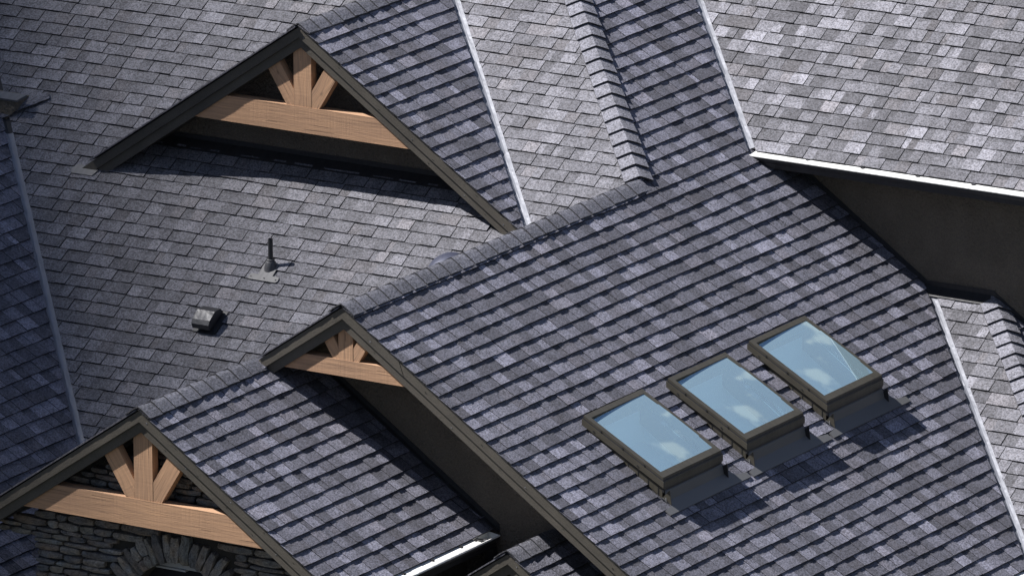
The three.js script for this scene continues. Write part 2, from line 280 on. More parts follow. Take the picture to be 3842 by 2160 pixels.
const hipRoof = roof('roof_slope', 'broad dark blue-grey shingle slope with three skylights', fHip, [[0, G2.w + 0.055], [EV2, G2.w + 0.055], [EV2, C4 - EV2], [C4 - W2, W2], [C2 - W2, W2], [-2.7, 4.5], [-4, 4], [0, 0]], P3(2, -1.5, -2), {
  expo: 0.1415, seed: 2, holes: SK.map(([x, w]) => [[x + 0.06, w + 0.09], [x + 0.78, w + 0.09], [x + 0.78, w + 0.87], [x + 0.06, w + 0.87]]),
  cull: (x, w) => (x > -0.3 && w > W2 + 0.05) || skIn(x, w, -0.02), lastU: G2.w,
  cutAt: (x, w) => (x < 0.1 ? (w > 0 ? [(a, b) => a + b - 0.0] : [(a) => a]) : []).concat(x < 0.16 && w > E2 - 0.15 ? [(a, b) => C2 - 0.046 - (a + b)] : [], x > C4 - W2 - 0.1 ? [(a, b) => C4 - 0.046 - (a + b)] : [], [(a, b) => b - G2.w + 0.012, (a) => EV2 + 0.02 - a]),
});
const upRoof = roof('roof_slope', 'bright light grey shingle slope at the upper right above the white gutter', fUp, [[C2 - E2, E2], [8.5, E2], [8.5, 8], [C2 - 8, 8]], P3(3, 0, 2), { expo: 0.138, seed: 3, front: true, spread: 0.95, cuts: [(x, w) => x + w - C2 - 0.06], cull: () => false });
const g1Roof = roof('gable_roof', 'dark shingle gable roof at the upper middle with cedar truss', fG1, [[G1.x, G1.w + 0.055], [C1 - G1.w - 0.055, G1.w + 0.055], [G1.x, C1 - G1.x]], P3(G1.x, 0, 0), { expo: 0.1415, seed: 4, cuts: [(x, w) => C1 - 0.05 - (x + w), (x) => x - G1.x, (x, w) => w - G1.w + 0.014], cull: () => false });
const g3Roof = roof('gable_roof', 'dark shingle gable roof at the lower left, half shaded by the wall beside it', fG3, [[G3.x, G3.w + 0.055], [EV3, G3.w + 0.055], [EV3, G2.wall - 0.002], [G3.x, G2.wall - 0.002]], P3(0, -2, -5.5), { expo: 0.1415, seed: 5, cuts: [(x) => x - G3.x, (x, w) => w - G3.w + 0.014, (x, w) => G2.wall - w, (x) => EV3 + 0.02 - x], cull: () => false });
const leftRoof = roof('roof_slope', 'darkest shingle slope along the left edge beyond the valley flashing', fL, [[-2.6, -9], [-2.6, (C0 + 2.6) / (T / R0)], [-6.8, 0], [-8.2, 1.3], [-8.2, -9]], P3(-5, -2, -5), { expo: 0.143, seed: 6, cuts: [(x, w) => C0 - (T / R0) * w - 0.045 - x], cull: () => false });
const lowRoof = roof('roof_slope', 'narrow light shingle strip at the right edge between metal valley and hip caps', fLow, [[C4 - W2, W2], [HX, W2], [HX + 2.59, -0.57], [C4 + 0.57, -0.57]], P3(3.5, -2, 0.5), { expo: 0.141, seed: 7, front: true, spread: 0.9, cuts: [(x, w) => x + w - C4 - 0.06, (x, w) => HX + W2 - (x + w), (x, w) => W2 - w], cull: () => false });
const edgeRoof = roof('roof_slope', 'sliver of dark shingle slope beyond the hip caps at the right edge', fEdge, [[HX, W2], [6, HX + W2 - 6], [6, W2]], P3(4, -2, 1), { expo: 0.1415, seed: 8, cuts: [(x, w) => x + w - HX - W2, (x, w) => W2 - w], cull: () => false });
const g4Roof = roof('gable_roof', 'tiny dark shingle porch gable at the bottom edge against the stucco wall', fG4, [[G4.x, G4.w + 0.055], [3.3, G4.w + 0.055], [3.3, G4.wall - 0.002], [G4.x, G4.wall - 0.002]], P3(2, -2.5, -4.5), { expo: 0.1415, seed: 9, cuts: [(x) => x - G4.x, (x, w) => w - G4.w + 0.012, (x, w) => G4.wall - w], cull: () => false });
// the far halves of the gables
deck(frame('left', [G1.x - 2.5, G1.y - 2.5 * T, G1.w]), [[G1.x, G1.w + 0.055], [G1.x - (C1 - G1.w - G1.x) + 0.055, G1.w + 0.055], [G1.x, C1 - G1.x]], g1Roof).name = 'far_slope';
deck(frame('left', [-6, -6 * T, -6]), [[0, G2.w + 0.055], [0, 0], [-3.3, -3.3], [-3.3, -4.3], [-1.2, G2.w + 0.055]], hipRoof).name = 'far_slope';
deck(frame('left', [-6, -6 * T, -6]), [[G3.x, G3.w + 0.055], [G3.x, G2.w + 0.05], [-2.7, G2.w + 0.05], [-2.7, G3.w + 0.055]], g3Roof).name = 'far_slope';
deck(frame('left', [0, G4.y - T * G4.x, 0]), [[G4.x, G4.w + 0.055], [G4.x, G4.wall - 0.002], [G4.x - 1.3, G4.wall - 0.002], [G4.x - 1.3, G4.w + 0.055]], g4Roof).name = 'far_slope';
occluders.push(...[g1Roof, hipRoof, g3Roof].flatMap((t) => t.children.filter((c) => c.name === 'far_slope')));
// ragged shingle ends along the left rakes
function rakeShingles(g, len, parent, yMin, over = 0.008) {
  const r = rng(300 + Math.round(g.x * 10)), f = frame('left', [g.x, g.y, g.w]);
  for (let v = -0.02; v > -len; v -= 0.1415) {
    const q = [[-0.18, v - 0.1415 - 0.012 * r()], [over + 0.004 * r(), v - 0.1415 - 0.004 * r()], [over + 0.004 * r(), v], [-0.18, v]];
    if (f.at(0, v - 0.14).y - H0 < yMin) break;
    const O = f.at(0, 0, 0.012), gm = prism(q, O, f.U, f.V, f.N, 0.011); tint(gm, 0.7); mesh('shingle', gm, shingleMat, parent);
  }
}
function tint(g, k, c = [0.192, 0.191, 0.232]) { const n = g.attributes.position.count, a = new Float32Array(n * 3); for (let i = 0; i < n; i++) { a[i * 3] = c[0] * k; a[i * 3 + 1] = c[1] * k; a[i * 3 + 2] = c[2] * k; } g.setAttribute('color', new THREE.BufferAttribute(a, 3)); return g; }

// ---------------------------------------------------------------- rake boards
function rake(g, parent, xl, xr, yMin, opt = {}) {
  const tiers = opt.tiers ?? [['rake_board', 0.014, 0.108, 0.0, 0.05], ['frieze_board', 0.104, 0.203, 0.024, 0.05]];
  for (const [nm, d0, d1, back, th] of tiers) for (const s of [-1, 1]) {
    const xe = s < 0 ? xl : xr, yl = (x) => g.y - T * Math.abs(x - g.x);
    let poly = [[g.x, g.y - d0], [xe, yl(xe) - d0], [xe, yl(xe) - d1], [g.x, g.y - d1]];
    if (yMin !== undefined) poly = cut(poly, (p) => p[1] - yMin);
    if (s > 0 && opt.joint && back === 0) { // two lengths meet in a plumb butt joint
      const q = poly; poly = cut(q, (p) => g.x + opt.joint - p[0] - 0.35 * (p[1] - g.y + T * opt.joint));
      occluders.push(mesh(nm, upright(cut(q, (p) => p[0] + 0.35 * (p[1] - g.y + T * opt.joint) - g.x - opt.joint - 0.005), g.w + back + 0.002, th), fasciaMat, parent));
    }
    occluders.push(mesh(nm, upright(poly, g.w + back, th), fasciaMat, parent));
  }
  // a few bright nail heads
  const r = rng(900 + Math.round(g.w * 100));
  for (let i = 0; i < 14; i++) { const k = (i + r()) / 14, x = g.x + k * (xr - g.x), t = tiers[i % tiers.length], y = g.y - T * (x - g.x) - t[1] - (t[2] - t[1]) * (0.25 + 0.6 * r()); const q = new THREE.CylinderGeometry(0.0055, 0.0055, 0.004, 7); q.rotateX(Math.PI / 2); const p = P3(x, y, g.w + t[3] - 0.001); if (yMin !== undefined && y < yMin + 0.03) continue; q.translate(p.x, p.y, p.z); mesh('nail', q, i % 3 ? trimMat : flashMat, parent); }
}
rake(G1, g1Roof, 2 * G1.x - (C1 - G1.w), C1 - G1.w, T * G1.w + 0.012);
rake(G2, hipRoof, G3.x + 0.0, EV2 + 0.02, undefined, { joint: 0.55 });
rake(G3, g3Roof, -2.75, EV3 + 0.03);
rake(G4, g4Roof, G4.x - 1.3, 3.3, undefined, { tiers: [['rake_board', 0.014, 0.098, 0.0, 0.05], ['frieze_board', 0.094, 0.19, 0.024, 0.05]] });
// soffit panels close the eaves behind the boards
for (const [g, t, far] of [[G1, g1Roof, 1.9], [G2, hipRoof, 4.0], [G3, g3Roof, 1.9]]) for (const s of [-1, 1]) {
  const L = s < 0 ? Math.min(far, g === G2 ? 0.86 : g === G3 ? 1.75 : 3.2) : far;
  mesh('soffit', upright([[g.x, g.y - 0.150], [g.x + s * L, g.y - 0.150 - L * T], [g.x + s * L, g.y - 0.168 - L * T], [g.x, g.y - 0.168]], g.w + 0.075, g.wall - g.w - 0.077), fasciaMat, t);
}
rakeShingles(G1, 3.2, g1Roof, T * G1.w + 0.05, 0.026); rakeShingles(G2, 1.0, hipRoof, -0.62); rakeShingles(G3, 2.6, g3Roof, -9); rakeShingles(G4, 1.5, g4Roof, -9);

// ---------------------------------------------------------------- timber trusses
function truss(g, label, off) {
  const t = thing('timber_truss', label, 'timber truss', P3(g.x, g.beamY, g.w)), w = g.w + 0.049, th = 0.085, r = rng(off * 31 + 5), under = 0.13;
  const yT = g.beamY + g.beamH, roofY = (x) => g.y - under - T * Math.abs(x - g.x), hb = (g.y - under - g.beamY) / T, ht = (g.y - under - yT) / T;
  mesh('tie_beam', prism([[-hb, g.beamY], [hb, g.beamY], [ht, yT], [-ht, yT]], P3(g.x, 0, w - 0.004), X, Y, FRONT, th + 0.02, off * 0.83, off * 0.27), woodMat, t);
  const p = g.post / 2, ang = 0.56, dx = Math.sin(ang), dy = Math.cos(ang), k = g.k;
  // king post: grain runs upwards
  mesh('king_post', prism([[yT + 0.001, -p], [yT + 0.001, p], [g.y - under - T * p, p], [g.y - under, 0], [g.y - under - T * p, -p]], P3(g.x, 0, w), Y, X, FRONT, th, off * 1.7, off * 0.4 + 0.2), woodMat, t);
  for (const s of [-1, 1]) {
    const b0 = p + 0.002, foot = 0.078 * k, side = 0.150 * k;
    let poly = [[b0, yT + 0.001], [b0 + foot, yT + 0.001], [b0 + foot + dx * 2, yT + dy * 2], [b0 + dx * 2, yT + side + dy * 2], [b0, yT + side]];
    poly = cut(poly, (q) => g.y - under - T * q[0] - q[1]);
    // grain along the strut
    const A = new THREE.Vector3(s * dx, dy, 0), B = new THREE.Vector3(s * dy, -dx, 0), O = P3(g.x, 0, w + 0.002);
    mesh('strut', prism(poly.map(([x, y]) => [x * dx + y * dy, x * dy - y * dx]), O, A, B, FRONT, th - 0.004, off * 0.9 + s * 0.4, 0.11 * off + s * 0.2), woodMat, t);
  }
}
truss(G1, 'cedar king post truss of the upper gable, above the dark stucco wall', 1);
truss(G2, 'smallest cedar king post truss, in the middle gable left of the skylights', 2);
truss(G3, 'cedar king post truss of the lower left gable, in front of the stone wall', 3);

// ---------------------------------------------------------------- stone wall with arched window
{
  const w = G3.wall, t = thing('stone_wall', 'dark fieldstone wall with an arched window under the lower left truss', 'wall', P3(-1.5, low, w)), r = rng(4242);
  const cx = G3.x + 0.19, cy = G3.y - 1.93, Ri = 0.555, Ro = 0.80, x0 = -2.125, x1 = EV3 - 0.44;
  const top = (x) => G3.y - 0.22 - T * Math.abs(x - G3.x);
  const bk = new THREE.Shape([[x0, low], [cx - Ri, low], ...Array.from({ length: 17 }, (_, i) => [cx - Ri * Math.cos(i * Math.PI / 16), cy + Ri * Math.sin(i * Math.PI / 16)]), [cx + Ri, low], [x1, low], [x1, top(x1)], [G3.x, top(G3.x)], [x0, top(x0)]].map((p) => new THREE.Vector2(...p)));
  const bg = new THREE.ExtrudeGeometry(bk, { depth: 0.2, bevelEnabled: false }); bg.translate(0, H0, -w - 0.2 - 0.012); mesh('mortar_bed', bg, mortarMat, t);
  const rock = (wd, ht, dp) => {
    const q = new THREE.BoxGeometry(wd, ht, dp, 4, 2, 1), ps = q.attributes.position, uv = q.attributes.uv, s = 50 * r(), v = new THREE.Vector3();
    for (let i = 0; i < ps.count; i++) {
      v.fromBufferAttribute(ps, i); const a = v.x / (wd / 2), b = v.y / (ht / 2), c = v.z / (dp / 2);
      const n = noise3(v.x * 14 + s, v.y * 22, v.z * 9 + s), m = noise3(v.x * 9 + s, 4.2, b * 1.5), e = 1 - 0.16 * Math.abs(a * b) - 0.10 * Math.abs(b) * (n - 0.3);
      v.y = v.y * (1 - 0.22 * a * a * a * a * (0.2 + m)) * e + ht * 0.28 * (noise3(v.x * 11 + s, 1.7 + Math.sign(b) * 3, s) - 0.5); v.x *= 1 - 0.05 * b * b * n - 0.05 * n; if (c > 0) v.z += 0.034 * (n - 0.5) - 0.010 * (a * a * a * a + b * b);
      ps.setXYZ(i, v.x, v.y, v.z); uv.setXY(i, v.x + s, v.y + s * 0.7 + v.z * 0.4);
    }
    q.computeVertexNormals(); return q;
  };
  const place = (x, y, wd, ht, rot = 0, proud = 0) => {
    const q = rock(wd, ht, 0.075); q.rotateZ(rot); const p = P3(x, y, w - 0.006 - proud - 0.012 * r()); q.translate(p.x, p.y, p.z);
    mesh('stone', q, stoneMats[Math.floor(r() * stoneMats.length)], t);
  };
  // voussoirs round the arch
  let a = -1.05; while (a < 1.0) {
    const da = (0.058 + 0.036 * r()) / 0.62, m = a + da / 2, two = r() < 0.16, len = Ro - Ri - 0.005 + 0.05 * (r() - 0.4), gap = 0.86;
    if (two) { const l1 = len * (0.4 + 0.2 * r()); for (const [c, l] of [[Ri + l1 / 2, l1], [Ri + l1 + (len - l1) / 2, len - l1]]) place(cx + c * Math.sin(m), cy + c * Math.cos(m), l * 0.97, da * c * gap, Math.PI / 2 - m, 0.01); }
    else { const c = Ri + len / 2; place(cx + c * Math.sin(m), cy + c * Math.cos(m), len, da * c * gap, Math.PI / 2 - m, 0.012 * r()); }
    a += da;
  }
  // coursed ledge stones
  let y = -2.62; while (y < -0.86) {
    const h = 0.036 + 0.040 * r(); let x = x0 - 0.02 + 0.03 * r(); if (y > -1.98 && y < -1.80) x -= 0.38;
    while (x < x1) {
      const l = 0.10 + 0.25 * r() * (0.4 + r()), xc = x + l / 2, yc = y + h / 2 + 0.010 * (r() - 0.5), d = Math.hypot(xc - cx, yc - cy);
      const inArch = d < Ro + 0.055 - (Math.abs(xc - cx) > 0.6 ? 0.03 : 0) || (Math.abs(xc - cx) < Ro - 0.1 && yc < cy + 0.3);
      if (!inArch && yc < top(xc) - 0.02) place(xc, yc, l * 0.965, h * (0.88 + 0.10 * r()), 0.05 * (r() - 0.5), 0.008 * r());
      x += l + 0.006;
    }
    y += h + 0.004;
  }
  const wn = thing('arched_window', 'window with white top rail deep inside the stone arch', 'window', P3(cx, cy - 0.6, w + 0.2));
  mesh('head_rail', bx(cx - 0.6, cx + 0.6, cy + 0.47, cy + 0.535, w + 0.10, w + 0.15), sashMat, wn);
  mesh('head_rail', bx(cx - 0.6, cx - 0.02, cy + 0.452, cy + 0.468, w + 0.085, w + 0.14), sashMat, wn);
  mesh('pane', bx(cx - 0.6, cx + 0.6, cy - 1.2, cy + 0.451, w + 0.16, w + 0.17), paneMat, wn);
  mesh('window_frame', bx(cx - 0.7, cx + 0.7, cy - 1.3, cy + 0.7, w + 0.19, w + 0.22), mortarMat, wn);
}

// ---------------------------------------------------------------- ridge and hip caps
function caps(parent, p0, D, wl, wr, expo, count, seed, wd = 0.135, first = 1.02, lf = 0.025) {
  const r = rng(seed), up = wl.clone().add(wr).normalize().negate(), n = new THREE.Vector3().crossVectors(D, wr); if (n.dot(up) < 0) n.negate();
  const nl = new THREE.Vector3().crossVectors(D, wl); if (nl.dot(up) < 0) nl.negate();
  for (let i = 0; i < count; i++) {
    const tail = i * expo - 0.05, butt = (i + 1) * expo + 0.006 * (r() - 0.5), l0 = 0.010, l1 = lf + 0.005 * r(), th = 0.011, wv = wd * (0.97 + 0.06 * r());
    const row = (s, lift) => [[wl, nl, wv], [wl, nl, wv * 0.5], [wl, nl, 0.022], [null, null, 0], [wr, n, 0.022], [wr, n, wv * 0.5], [wr, n, wv]].map(([wg, nn, q], k) => { const v = p0.clone().addScaledVector(D, s); if (wg) v.addScaledVector(wg, q).addScaledVector(nn, lift - (q > wd * 0.8 ? 0.003 : 0)); else v.addScaledVector(up, lift * 1.12 - 0.003); return v; });
    const a = row(tail, l0), m = row((tail + butt) / 2, (l0 + l1) / 2 + 0.002), b = row(butt, l1), pos = [], uv = [], col = [], ou = 9 * r(), ov = 9 * r();
    const tone = (0.92 + 0.28 * r()) * first, C = [0.196 * tone, 0.196 * tone, 0.230 * tone], K = C.map((v) => v * 0.3);
    const quad = (p, q, s, t, c, uvs) => { for (const [v, e] of [[p, 0], [q, 1], [s, 2], [p, 0], [s, 2], [t, 3]]) { pos.push(v.x, v.y, v.z); col.push(...c); uv.push(uvs[e][0] + ou, uvs[e][1] + ov); } };
    const U = [-wv, -wv / 2, -0.022, 0, 0.022, wv / 2, wv];
    for (let k = 0; k < 6; k++) for (const [p, q, s0, s1] of [[a, m, 0, 0.1], [m, b, 0.1, 0.2]]) quad(p[k], p[k + 1], q[k + 1], q[k], C, [[U[k], s0], [U[k + 1], s0], [U[k + 1], s1], [U[k], s1]]);
    const dn = (v) => v.clone().addScaledVector(up, -th * 1.1);
    for (let k = 0; k < 6; k++) quad(b[k], b[k + 1], dn(b[k + 1]), dn(b[k]), K, [[0, 0], [0.03, 0], [0.03, 0.01], [0, 0.01]]);
    for (const k of [0, 6]) for (const [p, q] of [[a, m], [m, b]]) quad(p[k], q[k], dn(q[k]), dn(p[k]), K, [[0, 0], [0.03, 0], [0.03, 0.01], [0, 0.01]]);
    const g = new THREE.BufferGeometry(); g.setAttribute('position', new THREE.Float32BufferAttribute(pos, 3)); g.setAttribute('uv', new THREE.Float32BufferAttribute(uv, 2)); g.setAttribute('color', new THREE.Float32BufferAttribute(col, 3)); g.computeVertexNormals();
    mesh('ridge_cap', g, shingleMat, parent);
  }
}
const DR = new THREE.Vector3(CS, -SN, 0), DL = new THREE.Vector3(-CS, -SN, 0), BACK = new THREE.Vector3(0, 0, -1);
caps(hipRoof, P3(0, 0.004, G2.w - 0.014 + 25 * 0.1895), FRONT, DL, DR, 0.1895, 25, 21);
caps(g1Roof, P3(G1.x, G1.y + 0.004, G1.w - 0.014 + 13 * 0.186), FRONT, DL, DR, 0.186, 13, 22, 0.135, 0.98);
caps(g3Roof, P3(G3.x, G3.y + 0.004, G3.w - 0.014 + 9 * 0.19), FRONT, DL, DR, 0.19, 9, 23);
caps(g4Roof, P3(G4.x, G4.y + 0.004, G4.w - 0.014 + 4 * 0.185), FRONT, DL, DR, 0.185, 4, 24);
{
  const nA = new THREE.Vector3(0, CS, SN), nB = new THREE.Vector3(SN, CS, 0), Dh = new THREE.Vector3(1, -T, 1).normalize();   // down the hip
  const wA = new THREE.Vector3().crossVectors(nA, Dh); if (wA.x > 0) wA.negate(); const wB = new THREE.Vector3().crossVectors(nB, Dh); if (wB.dot(new THREE.Vector3(1, 0, -1)) < 0) wB.negate();
  const n = 26, e = 0.164; caps(hipRoof, P3(0, 0, 0).addScaledVector(Dh, -n * e - 0.02).add(new THREE.Vector3(0, 0.004, 0)), Dh, wA, wB, e, n, 25, 0.128, 1.12, 0.034);
  caps(lowRoof, P3(HX, T * (W2 - C4), W2).addScaledVector(Dh, 0.02), Dh, wA, wB, 0.153, 22, 26, 0.128, 1.12, 0.034);
  // short hip at the left edge
  const Dl = new THREE.Vector3(-0.32, -0.165, 0.245).normalize(), w1 = new THREE.Vector3().crossVectors(nA, Dl); if (w1.y > 0) w1.negate();
  const w2 = w1.clone().negate().add(new THREE.Vector3(-0.3, -0.55, 0)).normalize();
  caps(leftRoof, P3(-6.285, -0.062 + 0.03, -0.08), Dl, w2, w1, 0.30, 4, 27, 0.075, 0.95);
}

// ---------------------------------------------------------------- valley flashings
function valley(label, line, a, b, nA, nB, dA, dB, seed) {   // line(s) -> point; pieces overlap down the valley
  const t = thing('valley_flashing', label, 'flashing', line((a + b) / 2)), r = rng(seed);
  const L = line(b).distanceTo(line(a)), n = Math.max(1, Math.round(L / 1.15));
  for (let i = 0; i < n; i++) {
    const pos = [], uv = [], seg = 9, s0 = a + (b - a) * (i / n) , s1 = a + (b - a) * ((i + 1) / n) + 0.03, lift = 0.001 + 0.002 * (i % 2), kink = () => 0.0022 * (r() - 0.5), rows = [];
    for (let k = 0; k <= seg; k++) { const s = s0 + (s1 - s0) * k / seg, p = line(s); rows.push([p.clone().addScaledVector(dA, 0.10).addScaledVector(nA, -0.0024), p.clone().addScaledVector(dA, 0.04).addScaledVector(nA, -0.0012), p.clone().addScaledVector(dA, 0.018).addScaledVector(nA, -0.0008 + kink() * 0.4), p.clone().add(new THREE.Vector3(0, lift + kink(), 0)), p.clone().addScaledVector(dB, 0.016).addScaledVector(nB, -0.0008 + kink() * 0.4), p.clone().addScaledVector(dB, 0.032).addScaledVector(nB, -0.0012), p.clone().addScaledVector(dB, 0.085).addScaledVector(nB, -0.0024)]); }
    const U = [0, 0.06, 0.082, 0.1, 0.116, 0.132, 0.185];
    for (let k = 0; k < seg; k++) for (let c = 0; c < 6; c++) for (const [q, e] of [[k, c], [k + 1, c], [k + 1, c + 1], [k, c], [k + 1, c + 1], [k, c + 1]]) { const v = rows[q][e]; pos.push(v.x, v.y, v.z); uv.push(U[e], (s0 + (s1 - s0) * q / seg) * 1.5); }
    const top = new THREE.BufferGeometry(); top.setAttribute('position', new THREE.Float32BufferAttribute(pos, 3)); top.setAttribute('uv', new THREE.Float32BufferAttribute(uv, 2)); top.computeVertexNormals();
    const back = top.clone(); back.translate(0, -0.0004, 0);
    mesh('flashing_sheet', mergeGeometries([top, back]), flashMat, t);
  }
}
{
  const nA = new THREE.Vector3(0, CS, SN), nB = new THREE.Vector3(SN, CS, 0), Dv = new THREE.Vector3(1, -T, 1).normalize();
  const dA = new THREE.Vector3().crossVectors(nA, Dv); if (dA.x < 0) dA.negate(); const dB = new THREE.Vector3().crossVectors(nB, Dv); if (dB.z < 0) dB.negate();
  const v = (c) => (s) => P3(c - s, T * s, s), v2 = (c) => (s) => P3(c - s, -T * (c - s), s);
  valley('straight metal valley strip right of the upper gable roof', v(C1), G1.w - 0.02, 2.4, nA, nB, dA, dB, 51);
  valley('metal valley strip running down to the left end of the white gutter', v2(C2), E2 - 0.01, 5, nA, nB, dA, dB, 52);
  valley('dented metal valley strip at the right edge, beside the skylight slope', v2(C4), -0.42, W2 - 0.10, nA, nB, dA, dB, 53);
  const k = T / R0, c0 = 1 / Math.hypot(1, R0), nL = new THREE.Vector3(R0 * c0, c0, 0), D0 = new THREE.Vector3(k, -T, 1).normalize(), eA = new THREE.Vector3().crossVectors(nA, D0); if (eA.x < 0) eA.negate(); const eB = new THREE.Vector3().crossVectors(nL, D0); if (eB.x > 0) eB.negate();
  valley('shaded metal valley strip at the left edge', (s) => P3(C0 - k * s, T * s, s), -4.6, -0.5, nA, nL, eA, eB, 54);
}

// ---------------------------------------------------------------- gutters
function gutter(label, start, dir, out, L, hangers, opt = {}) {
  const t = thing('rain_gutter', label, 'gutter', start), prof = [[0.0, 0.02], [0.0, -0.10], [0.075, -0.105], [0.088, -0.06], [0.118, -0.03], [0.122, 0.0]], inner = [[0.004, 0.02], [0.004, -0.095], [0.072, -0.1], [0.084, -0.058], [0.113, -0.028], [0.117, 0.0]];
  const strip = (pf, close) => { const pos = [], uv = [], at = (p, s) => start.clone().addScaledVector(dir, s).addScaledVector(out, p[0]).add(new THREE.Vector3(0, p[1], 0)); let d = 0; for (let i = 0; i < pf.length - 1; i++) { const e = Math.hypot(pf[i + 1][0] - pf[i][0], pf[i + 1][1] - pf[i][1]); for (const [p, s] of [[pf[i], 0], [pf[i + 1], 0], [pf[i + 1], L], [pf[i], 0], [pf[i + 1], L], [pf[i], L]]) { const q = at(p, s); pos.push(q.x, q.y, q.z); uv.push(s, d + (p === pf[i] ? 0 : e)); } d += e; } const g = new THREE.BufferGeometry(); g.setAttribute('position', new THREE.Float32BufferAttribute(pos, 3)); g.setAttribute('uv', new THREE.Float32BufferAttribute(uv, 2)); g.computeVertexNormals(); return g; };
  mesh('trough', strip(prof), darkMetal, t); mesh('trough_lining', strip(inner), gutterWhite, t);
  mesh('front_lip', strip([[0.108, 0.001], [0.114, 0.005], [0.121, 0.005], [0.124, 0.0], [0.124, -0.008]]), gutterWhite, t);
  const [c0, step, c1] = opt.panels;   // cover panels, each with a small dark clip at its end
  for (let q = c0; q < c1 - 0.05; q += step) {
    const l = Math.min(step, c1 - q) - 0.006;
    mesh('cover_panel', prism([[0.001, 0.020], [0.112, 0.0075], [0.112, 0.0055], [0.001, 0.018]], start.clone().addScaledVector(dir, q), out, Y, dir.clone().negate(), l), gutterWhite, t);
    mesh('clip', prism([[0.046, 0.0155], [0.068, 0.013], [0.066, 0.021], [0.046, 0.027]], start.clone().addScaledVector(dir, q + l - 0.02), out, Y, dir.clone().negate(), 0.03), darkMetal, t);
  }
  for (const s of hangers) mesh('hanger', prism([[0.004, 0.0], [0.113, 0.0], [0.113, -0.004], [0.004, -0.004]], start.clone().addScaledVector(dir, s), out, Y, dir.clone().negate(), 0.022), plateMat, t);
  for (const s of opt.ends ?? [0, L]) mesh('end_cap', prism(prof, start.clone().addScaledVector(dir, s), out, Y, dir, 0.004), s ? gutterWhite : darkMetal, t);
  return t;
}
gutter('long white lined gutter under the bright upper right slope', P3(C2 - E2 - 0.06, T * (E2 - C2) - 0.036, E2 + 0.02), X, FRONT, 8.2, [], { ends: [8.2], panels: [0.13, 0.56, 8.2] });
gutter('short white lined gutter along the lower left gable eave, bottom centre', P3(EV3 - 0.01, G3.y - T * (EV3 - G3.x) - 0.040, G3.w + 0.05), BACK, X, G2.wall - G3.w - 0.13, [G2.wall - G3.w - 0.32], { panels: [0, 0.44, G2.wall - G3.w - 0.40] });
gutter('corner of a white lined gutter at the bottom right corner', P3(EV2 - 0.01, -T * EV2 - 0.040, G2.w + 0.05), BACK, X, C4 - EV2 - G2.w - 0.1, [], { panels: [0, 0.56, C4 - EV2 - G2.w - 0.1] });
{ // downpipe below the lower gutter
  const t = thing('downspout', 'black ribbed downspout below the short gutter against the stucco wall', 'downspout', P3(1.05, low, G2.wall)), x = 1.06, w = G2.wall - 0.105;
  const ribs = []; for (let i = 0; i < 4; i++) ribs.push(bx(x + 0.006 + i * 0.021, x + 0.019 + i * 0.021, low + 0.05, -2.22, w - 0.005, w));
  mesh('pipe', mergeGeometries([bx(x, x + 0.085, low, -2.2, w, w + 0.07), ...ribs]), darkMetal, t);
  mesh('outlet', prism([[-0.03, -2.02], [0.06, -2.02], [0.085, -2.2], [0, -2.2]], P3(x, 0, w + 0.002), X, Y, FRONT, 0.066), darkMetal, t);
  for (const y of [-2.46, -3.6]) mesh('strap', bx(x - 0.03, x + 0.115, y, y + 0.035, w - 0.008, w + 0.1), darkMetal, t);
}

